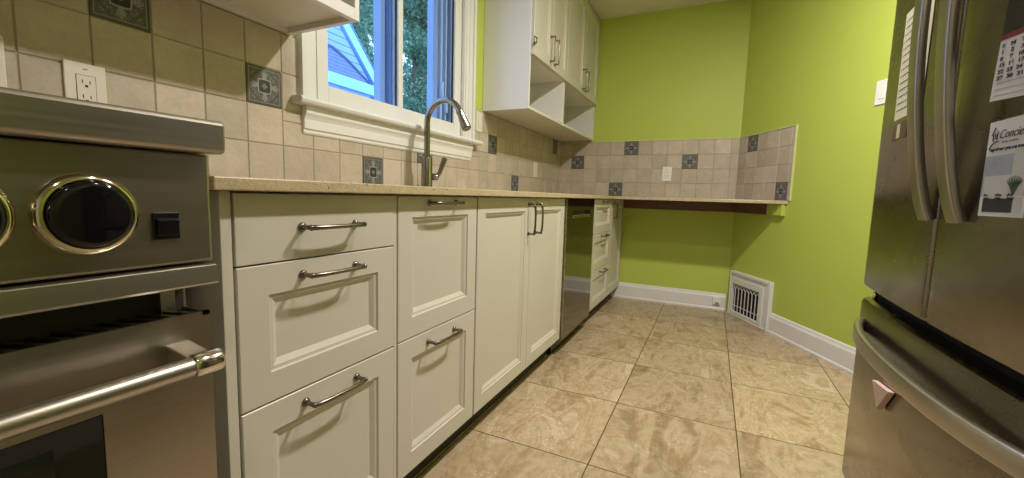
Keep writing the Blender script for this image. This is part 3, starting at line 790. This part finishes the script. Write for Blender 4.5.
# long list on cream paper
r = card('paper_list', 'cream sheet with a handwritten list, stuck behind the refrigerator handles', 'paper', 1.415, 1.262, .19, .28, None, 0)
local(r, sheet(-.093, .093, -.138, .14, 0, .0006), 'sheet', M['paper'])
b = MB(); rg = random.Random(4)
for k in range(14):
    z = .118-.0178*k; x = .074
    while x > -.06+rg.random()*.04:
        w = .007+rg.random()*.016; b.box((x-w, .0006, z-.0012), (x, .0009, z+.0012)); x -= w+.004
    b.box((.083, .0006, z-.0018), (.0795, .0009, z+.0018))
local(r, b, 'handwriting', M['ink'])
r = card('note_card', 'small brown card below the cream list on the refrigerator', 'card', 1.455, 1.092, .1, .03, None, 0)
local(r, sheet(-.05, .055, -.022, .022, 0, .0005), 'sheet', M['wood_dark']); local(r, sheet(-.002, .022, -.018, .018, .0005, .0008), 'printed_square', M['edge_trim'])

# calendar
r = card('wall_calendar', 'paper calendar with dark and red picture above its month grid, on the refrigerator', 'calendar', .942, 1.180, .18, .22, None, math.radians(-5))
local(r, sheet(-.088, .088, -.108, -.009, 0, .001), 'month_page', M['paper_white'])
local(r, sheet(-.088, .088, .000, .125, 0, .0012), 'picture', M['dark_print'])
local(r, sheet(-.088, .088, -.009, .000, 0, .0013), 'red_band', M['red_print'])
b = MB(); b.box((-.088, .0012, .082), (.088, .0014, .11)); local(r, b, 'picture_stripe', [M['red_print']])
local(r, sheet(-.088, -.018, -.104, -.074, .001, .0012), 'red_block', M['red_print'])
b = MB()
for k in range(3): b.box((-.015, .001, -.100+.010*k), (.080, .0012, -.0994+.010*k))
local(r, b, 'ruled_lines', M['ink_grey'])
for k, row in enumerate(('S   M   T   W   T   F   S', '1    2    3    4    5    6    7', '8    9   10  11  12  13  14', '15  16  17  18  19  20  21', '22  23  24  25  26  27  28', '29  30  31')):
    text(r, 'calendar_numbers', row, .0085, .080, -.0215-.0105*k, M['ink'], width=.155 if k < 5 else .065, weight=.0003)

# flyer
r = card('flyer', 'pale printed flyer reading Concierge below the calendar', 'flyer', .972, .962, .115, .16, None, 0)
local(r, sheet(-.058, .056, -.080, .080, 0, .0006), 'card', M['paper_white'])
local(r, sheet(-.058, .056, -.046, .022, .0006, .0008), 'photo_background', M['blue_print'])
local(r, sheet(-.051, -.018, -.046, .028, .0008, .0009), 'photo_curtain', M['pale_print'])
local(r, sheet(-.02, .051, -.046, -.012, .0008, .0009), 'photo_bed', M['pale_print'])
local(r, sheet(-.040, .047, -.073, -.050, .0006, .0008), 'dark_panel', M['ink'])
local(r, sheet(-.049, -.030, -.073, -.048, .0008, .001), 'photo_pot', M['pale_print'])
b = MB()
for k in range(11):
    a = PI*(.1+.8*k/10); b.tube([(-.028, .0012, -.046), (-.028+.010*math.cos(a), .0014, -.03), (-.028+.020*math.cos(a), .0013, -.026+.012*math.sin(a))], [.0004, .0008, .0003], 6)
local(r, b, 'photo_plant', M['plant_print'])
b = MB()   # house mark: roof chevron, walls, swoosh
y = .0012; R_ = .0007
b.tube([(.0455, y, .057), (.0375, y, .0705), (.0275, y, .059)], R_, 6); b.tube([(.0415, y, .0575), (.0415, y, .047)], R_, 6)
b.tube([(.0315, y, .0585), (.0315, y, .048)], R_, 6); b.tube([(.0375, y, .060), (.0355, y, .053), (.0375, y, .050)], R_*.8, 6)
b.tube([(.049, y, .034), (.044, y, .041), (.036, y, .0455), (.026, y, .0455)], R_, 6)
local(r, b, 'house_mark', M['ink'])
text(r, 'flyer_title', 'Concierge', .020, .0275, .0495, M['ink'], y=.001, shear=.35, width=.084)
text(r, 'flyer_subtitle', 'home services', .006, .018, .0415, M['ink_grey'], y=.001, shear=.2, width=.040)
text(r, 'flyer_tagline', 'experience you can trust', .0078, .047, .0300, M['ink'], y=.001, width=.088, weight=.0004)
for k, (a, c) in enumerate((('free', 'quote'), ('call us', 'today'), ('clean', 'homes'))):
    text(r, 'flyer_caption', a, .0062, .045-.030*k, -.046, M['ink'], y=.0012, weight=.0003); text(r, 'flyer_caption', c, .0062, .045-.030*k, -.0515 if k else -.0515, M['ink'], y=.0012, weight=.0003)

# triangular magnet hanging off the freezer drawer
r = thing('triangular_magnet', 'small pink speckled triangle tucked under the freezer handle', 'magnet', (1.325, fy_(1.325), .42))
b = MB(); b.prism([(1.372, .440), (1.262, .453), (1.322, .384)], fy_(1.325)+.003, fy_(1.325)+.016, fn=lambda x, z, c: (x, c, z)); b.build('plate', M['pink_stone'], r, .001)
b = MB(); b.prism([(1.360, .436), (1.275, .446), (1.322, .392)], fy_(1.325)+.0012, fy_(1.325)+.003, fn=lambda x, z, c: (x, c, z)); b.build('magnet_backing', M['black'], r)

# ------------------------------------------------------------------ outlets and switches
def plate(name, label, cat, fn, w, h, kind, mat='plate', group=None, org=(0, 0, 0)):
    """fn(a, out, z): a across, out from the wall"""
    root = thing(name, label, cat, fn(0, 0, 0), group)
    f3 = lambda a, z, c: fn(a, c, z)
    b = MB(); b.prism([(-w/2, -h/2), (w/2, -h/2), (w/2, h/2), (-w/2, h/2)], 0, .0055, fn=f3); b.build('cover_plate', M[mat], root, .002)
    if kind == 'outlet':
        b = MB(); b.prism([(-.0165, -.0335), (.0165, -.0335), (.0165, .0335), (-.0165, .0335)], .005, .0068, fn=f3); d = b.build('receptacle', M[mat], root, .0006)
        b = MB()
        for zc in (.0165, -.0165):
            b.prism([(-.0075, zc-.001), (-.0058, zc-.001), (-.0058, zc+.0075), (-.0075, zc+.0075)], .0066, .0071, fn=f3)
            b.prism([(.0055, zc-.001), (.0072, zc-.001), (.0072, zc+.006), (.0055, zc+.006)], .0066, .0071, fn=f3)
            b.prism([(-.0028, zc-.0085), (.0028, zc-.0085), (.0028, zc-.0048), (.0015, zc-.0035), (-.0015, zc-.0035), (-.0028, zc-.0048)], .0066, .0071, fn=f3)
        b.build('slots', M['slot'], d)
        b = MB(); b.prism([(-.0175, -.0345), (.0175, -.0345), (.0175, .0345), (-.0175, .0345)], .0054, .0057, fn=f3); b.build('seam', M['slot'], root)
        b = MB(); b.prism([(-.004, .047), (.004, .047), (.004, .0485), (-.004, .0485)], .0054, .0058, fn=f3); b.build('screw', M['slot'], root)
    elif kind == 'switch':
        b = MB(); b.prism([(-.0165, -.0335), (.0165, -.0335), (.0165, .0335), (-.0165, .0335)], .005, .0078, fn=f3); b.build('rocker', M[mat], root, .0012)
    elif kind == 'blank':
        for zc in (.042, -.042): b = MB(); b.prism([(-.003, zc-.003), (.003, zc-.003), (.003, zc+.003), (-.003, zc+.003)], .005, .006, fn=f3); b.build('screw', M[mat], root, .001)
    return root
wy = W-.007
plate('wall_outlet', 'ivory double power outlet on the tiles above the range', 'outlet', lambda a, o, z: (.481+a, wy-o, 1.104+z), .073, .122, 'outlet')
plate('light_switch', 'ivory switch plate cut by the left edge of the photo, above the range', 'switch', lambda a, o, z: (.322+a, wy-o, 1.123+z), .074, .122, 'switch')
plate('light_switch', 'ivory switch plate on the tiles between the window and the corner wall cabinet', 'switch', lambda a, o, z: (2.288+a, wy-o, 1.333+z), .072, .120, 'switch')
plate('blank_wall_plate', 'plain ivory plate on the tiles below the corner wall cabinet', 'wall plate', lambda a, o, z: (3.215+a, wy-o, 1.104+z), .072, .120, 'blank')
plate('wall_outlet', 'white power outlet on the end wall tiles above the low counter', 'outlet', lambda a, o, z: (L-.007-o, -.346-a, 1.112+z), .074, .120, 'outlet', 'plate_white')
plate('light_switch', 'white light switch on the angled green wall beside the refrigerator', 'switch', lambda a, o, z: dg(1.213-a, o, 1.464+z), .074, .120, 'switch', 'plate_white')
r = thing('phone_jack', 'small white socket box on the baseboard in the far corner', 'socket', (L-.016, -.800, .075))
b = MB(); b.box((L-.016, -.772, .048), (L-.034, -.828, .108)); b.build('box', M['plate_white'], r, .003)
b = MB(); b.box((L-.026, -.790, .044), (L-.030, -.812, .049)); b.box((L-.033, -.786, .056), (L-.0345, -.816, .064)); b.build('socket_opening', M['slot'], r)

# ------------------------------------------------------------------ floor level vent
r = thing('wall_vent', 'white framed vent with a gothic arched grille low on the angled wall', 'vent', dg(.29, 0, 0))
f3 = lambda s, z, c: dg(s, c, z)
S0, S1, V1 = .064, .550, .350
G0, G1, GA, GB = .096, .436, .034, .256
def frame(b, s0, s1, z0, z1, tl, tr, tb, tt, c0, c1):
    b.prism([(s0, z0), (s0+tl, z0), (s0+tl, z1), (s0, z1)], c0, c1, fn=f3); b.prism([(s1-tr, z0), (s1, z0), (s1, z1), (s1-tr, z1)], c0, c1, fn=f3)
    b.prism([(s0+tl, z0), (s1-tr, z0), (s1-tr, z0+tb), (s0+tl, z0+tb)], c0, c1, fn=f3); b.prism([(s0+tl, z1-tt), (s1-tr, z1-tt), (s1-tr, z1), (s0+tl, z1)], c0, c1, fn=f3)
b = MB(); frame(b, S0, S1, 0.001, V1, G0-S0, S1-G1, GA-.001, V1-GB, .001, .022); b.build('mounting_board', M['trim'], r, .001)
b = MB(); frame(b, S0, S1, 0.001, V1, .012, .030, .012, .022, .022, .030); b.build('outer_moulding', M['trim'], r, .003)
b = MB(); frame(b, G0-.012, G1+.042, GA-.014, GB+.040, .014, .043, .015, .041, .022, .028); b.build('grille_frame', M['trim'], r, .002)
b = MB(); b.prism([(G0, GA), (G1, GA), (G1, GB), (G0, GB)], .001, .004, fn=f3); b.build('duct_opening', M['black_hole'], r)
b = MB(); nb = 8; step = (G1-G0)/nb; c0, c1 = .018, .022; ws = .0055; spring = GB-.052
for k in range(nb+1):
    s = G0+step*k; b.prism([(s-ws/2, GA-.006), (s+ws/2, GA-.006), (s+ws/2, spring), (s-ws/2, spring)], c0, c1, fn=f3)
for k in range(nb+1):   # crossing pointed arches spanning two bays
    for sgn in (-1, 1):
        e = k+2*sgn
        pts = []
        for q in range(9):
            t = q/8; s = G0+step*k+sgn*step*2*(1-math.cos(t*PI/2*.999)) ; z = spring+.048*math.sin(t*PI/2)
            pts.append((s, z))
        pts = [(s, z) for s, z in pts if G0-.008 <= s <= G1+.008]
        for (sa, za), (sb, zb_) in zip(pts, pts[1:]):
            b.prism([(sa-ws*.4, za), (sa+ws*.4, za), (sb+ws*.4, zb_+.001), (sb-ws*.4, zb_+.001)], c0, c1, fn=f3)
b.prism([(G0-.008, GB-.006), (G1+.008, GB-.006), (G1+.008, GB+.004), (G0-.008, GB+.004)], c0, c1, fn=f3)
b.prism([(G0-.008, GA+.045), (G1+.008, GA+.045), (G1+.008, GA+.049), (G0-.008, GA+.049)], c0-.003, c0, fn=f3)
b.build('grille', M['trim'], r)

# ------------------------------------------------------------------ outside: neighbouring house, trees
u = thing('neighbour_house', 'blue gabled neighbouring house seen through the window', 'house', (4.2, 6.0, -1.0))
HY = 5.0
b = MB(); b.box((1.6, HY+.05, -1.0), (6.0, 9.0, 2.60)); b.prism([(2.15, 2.60), (6.20, 2.60), (4.15, 4.90)], HY+.05, 9.0, fn=lambda x, z, c: (x, c, z)); b.build('wall', M['siding'], u)
sl = (2.70-4.78)/(6.12-4.15)
b = MB()
b.prism([(6.22, 2.66), (6.42, 2.66), (4.15, 5.11), (4.15, 4.88)], HY, HY+.10, fn=lambda x, z, c: (x, c, z)); b.prism([(2.10, 2.62), (2.00, 2.72), (4.15, 5.05), (4.15, 4.80)], HY, HY+.10, fn=lambda x, z, c: (x, c, z))
b.box((2.0, HY, 2.62), (6.34, HY+.10, 2.80)); b.build('fascia', M['fascia'], u)
b = MB()
b.prism([(6.425, 2.66), (6.46, 2.66), (4.15, 5.15), (4.15, 5.115)], HY-.01, 9.2, fn=lambda x, z, c: (x, c, z)); b.prism([(2.0, 2.74), (1.94, 2.78), (4.15, 5.16), (4.15, 5.08)], HY-.05, 9.2, fn=lambda x, z, c: (x, c, z)); b.build('roof', M['shingle'], u)
b = MB(); b.prism([(2.2, 2.80), (5.95, 2.80), (5.42, 3.06), (5.12, 3.17), (2.2, 3.20)], HY+.005, HY+.045, fn=lambda x, z, c: (x, c, z)); b.build('lower_roof', M['shingle'], u)
b = MB(); b.prism([(2.2, 3.235), (5.13, 3.205), (5.43, 3.095), (6.00, 2.80), (5.93, 2.80), (5.42, 3.055), (5.12, 3.165), (2.2, 3.195)], HY-.01, HY+.048, fn=lambda x, z, c: (x, c, z)); b.build('roof_edge', M['sash_dark'], u)
b = MB(); b.prism([(HY+.1, 2.58), (HY-1.3, 2.18), (HY-1.3, 2.12), (HY+.1, 2.5)], 1.4, 6.25, fn=lambda y, z, c: (c, y, z)); b.build('porch_roof', M['shingle'], u)
b = MB(); b.box((1.6, HY-1.1, -1.0), (6.0, HY+.3, 2.2)); b.build('porch_wall', M['siding'], u)

def tree(name, label, x, y, h, crown, seed, n=9000, ls=.085):
    rg = random.Random(seed); root = thing(name, label, 'tree', (x, y, -1.0), 'trees beyond the window')
    b = MB(); b.tube([(x, y, -1.0), (x+.05, y, h*.35), (x-.05, y, h*.7)], [.16, .12, .05], 10)
    for k in range(7):
        a = rg.random()*2*PI; z = h*(.25+.06*k); b.tube([(x, y, z), (x+math.cos(a)*crown*.5, y+math.sin(a)*crown*.5, z+.7)], [.05, .015], 6)
    b.build('trunk', M['bark'], root)
    blobs = []
    for k in range(26):
        a = rg.random()*2*PI; rr = crown*rg.random()**.5*.8
        blobs.append((x+math.cos(a)*rr, y+math.sin(a)*rr*.8, h*(.30+.6*rg.random()), crown*(.30+.22*rg.random())))
    b = MB()
    for k in range(n):
        bx, by, bz, br = blobs[rg.randrange(len(blobs))]
        d = Vector((rg.gauss(0, 1), rg.gauss(0, 1), rg.gauss(0, 1))).normalized()*br*(.55+.5*rg.random())
        c = Vector((bx, by, bz))+d
        nrm = Vector((rg.gauss(0, 1), rg.gauss(0, 1), rg.gauss(0, 1)+.5)).normalized()
        t = nrm.orthogonal().normalized(); t = Matrix.Rotation(rg.random()*6.28, 3, nrm) @ t; w = nrm.cross(t)
        s = ls*(.6+.8*rg.random())
        f0 = len(b.f); b.add([c-t*s, c+w*s*.45, c+t*s, c-w*s*.45], [(0, 1, 2, 3)]); b.rnd[f0] = rg.random()
    o = b.build('foliage', M['leaf'], root); return root
tree('tree', 'leafy tree beyond the blue house gable, seen through the left pane', 9.45, 9.2, 7.8, .88, 1, 17000, .055)
tree('tree', 'nearest dense leafy tree filling the right window pane', 12.75, 9.4, 8.8, 1.45, 5, 38000, .058)
tree('tree', 'leafy tree standing behind the one in the right window pane', 21.3, 15.6, 13.5, 2.0, 9, 16000, .12)
tree('tree', 'far tall leafy tree rising behind the blue house', 15.9, 15.4, 12.5, 1.75, 13, 14000, .11)
b = MB(); b.box((-12, W+WT+.02, -1.1), (30, 26, -1.0)); tag(b.build('lawn', M['grass']), 'green lawn outside the window', 'lawn', kind='structure')

# ------------------------------------------------------------------ light
def area(name, loc, size, power, col, target=None, shape='DISK', sizey=None):
    l = bpy.data.lights.new(name, 'AREA'); l.shape = shape; l.size = size; l.energy = power; l.color = col
    if sizey: l.size_y = sizey
    o = bpy.data.objects.new(name, l); COL.objects.link(o); o.location = loc
    if target:
        d = Vector(target)-Vector(loc); o.rotation_euler = d.to_track_quat('-Z', 'Y').to_euler()
    return o
warm = (1.0, .925, .845)
def ceiling_spot(x, y, power):
    r = thing('ceiling_spotlight', 'unseen round recessed ceiling light', 'light', (x, y, CEIL), 'recessed ceiling lights above the aisle')
    b = MB(); b.lathe([(.060, 0), (.085, 0), (.085, -.008), (.075, -.014), (.062, -.010), (.060, 0)], (x, y, CEIL-.0005), (0, 0, 1), 32); b.build('trim_ring', M['plate_white'], r)
    area('ceiling_lamp', (x, y, CEIL-.016), .13, power, warm)
ceiling_spot(1.75, -1.02, 44)
ceiling_spot(1.02, -1.00, 10)
ceiling_spot(-.45, -.95, 5)  # added fill lamp, unseen, lightens the shadows under the cabinets
w = bpy.data.worlds.new('sky'); bpy.context.scene.world = w; w.use_nodes = True
nt = w.node_tree; bg = nt.nodes['Background']
tc = nt.nodes.new('ShaderNodeTexCoord'); sx = nt.nodes.new('ShaderNodeSeparateXYZ'); lk(nt, tc.outputs['Generated'], sx.inputs[0])
lk(nt, ramp(nt, sx.outputs[2], [(0, (.62, .80, 1.0)), (.6, (.28, .52, 1.0))]), bg.inputs[0]); bg.inputs[1].default_value = 3.2
sun = bpy.data.lights.new('sun', 'SUN'); sun.energy = 1.3; sun.angle = .05; sun.color = (.75, .88, 1.0)
so = bpy.data.objects.new('sun', sun); COL.objects.link(so); so.rotation_euler = (math.radians(48), 0, math.radians(-20))

# ------------------------------------------------------------------ camera
f, yaw, pitch, roll = 421.54, .4406, -.1035, .0295
cy, sy, cp, sp = math.cos(yaw), math.sin(yaw), math.cos(pitch), math.sin(pitch)
F = Vector((cy*cp, sy*cp, sp)); R = Vector((sy, -cy, 0)); U = R.cross(F)
cr, sr = math.cos(roll), math.sin(roll)
R, U = R*cr+U*sr, U*cr-R*sr
cam = bpy.data.cameras.new('camera'); co = bpy.data.objects.new('camera', cam); COL.objects.link(co)
cam.sensor_fit = 'HORIZONTAL'; cam.sensor_width = 36; cam.lens = f/1024*36; cam.clip_start = .02; cam.clip_end = 200
mw = Matrix(((R.x, U.x, -F.x, 0), (R.y, U.y, -F.y, -.7156), (R.z, U.z, -F.z, .8938), (0, 0, 0, 1)))
co.matrix_world = mw
sc = bpy.context.scene; sc.camera = co
vs = sc.view_settings; sc.display_settings.display_device = 'sRGB'
vs.view_transform = 'Standard'; vs.look = 'None'; vs.gamma = 1; vs.exposure = 0.16; vs.use_curve_mapping = False
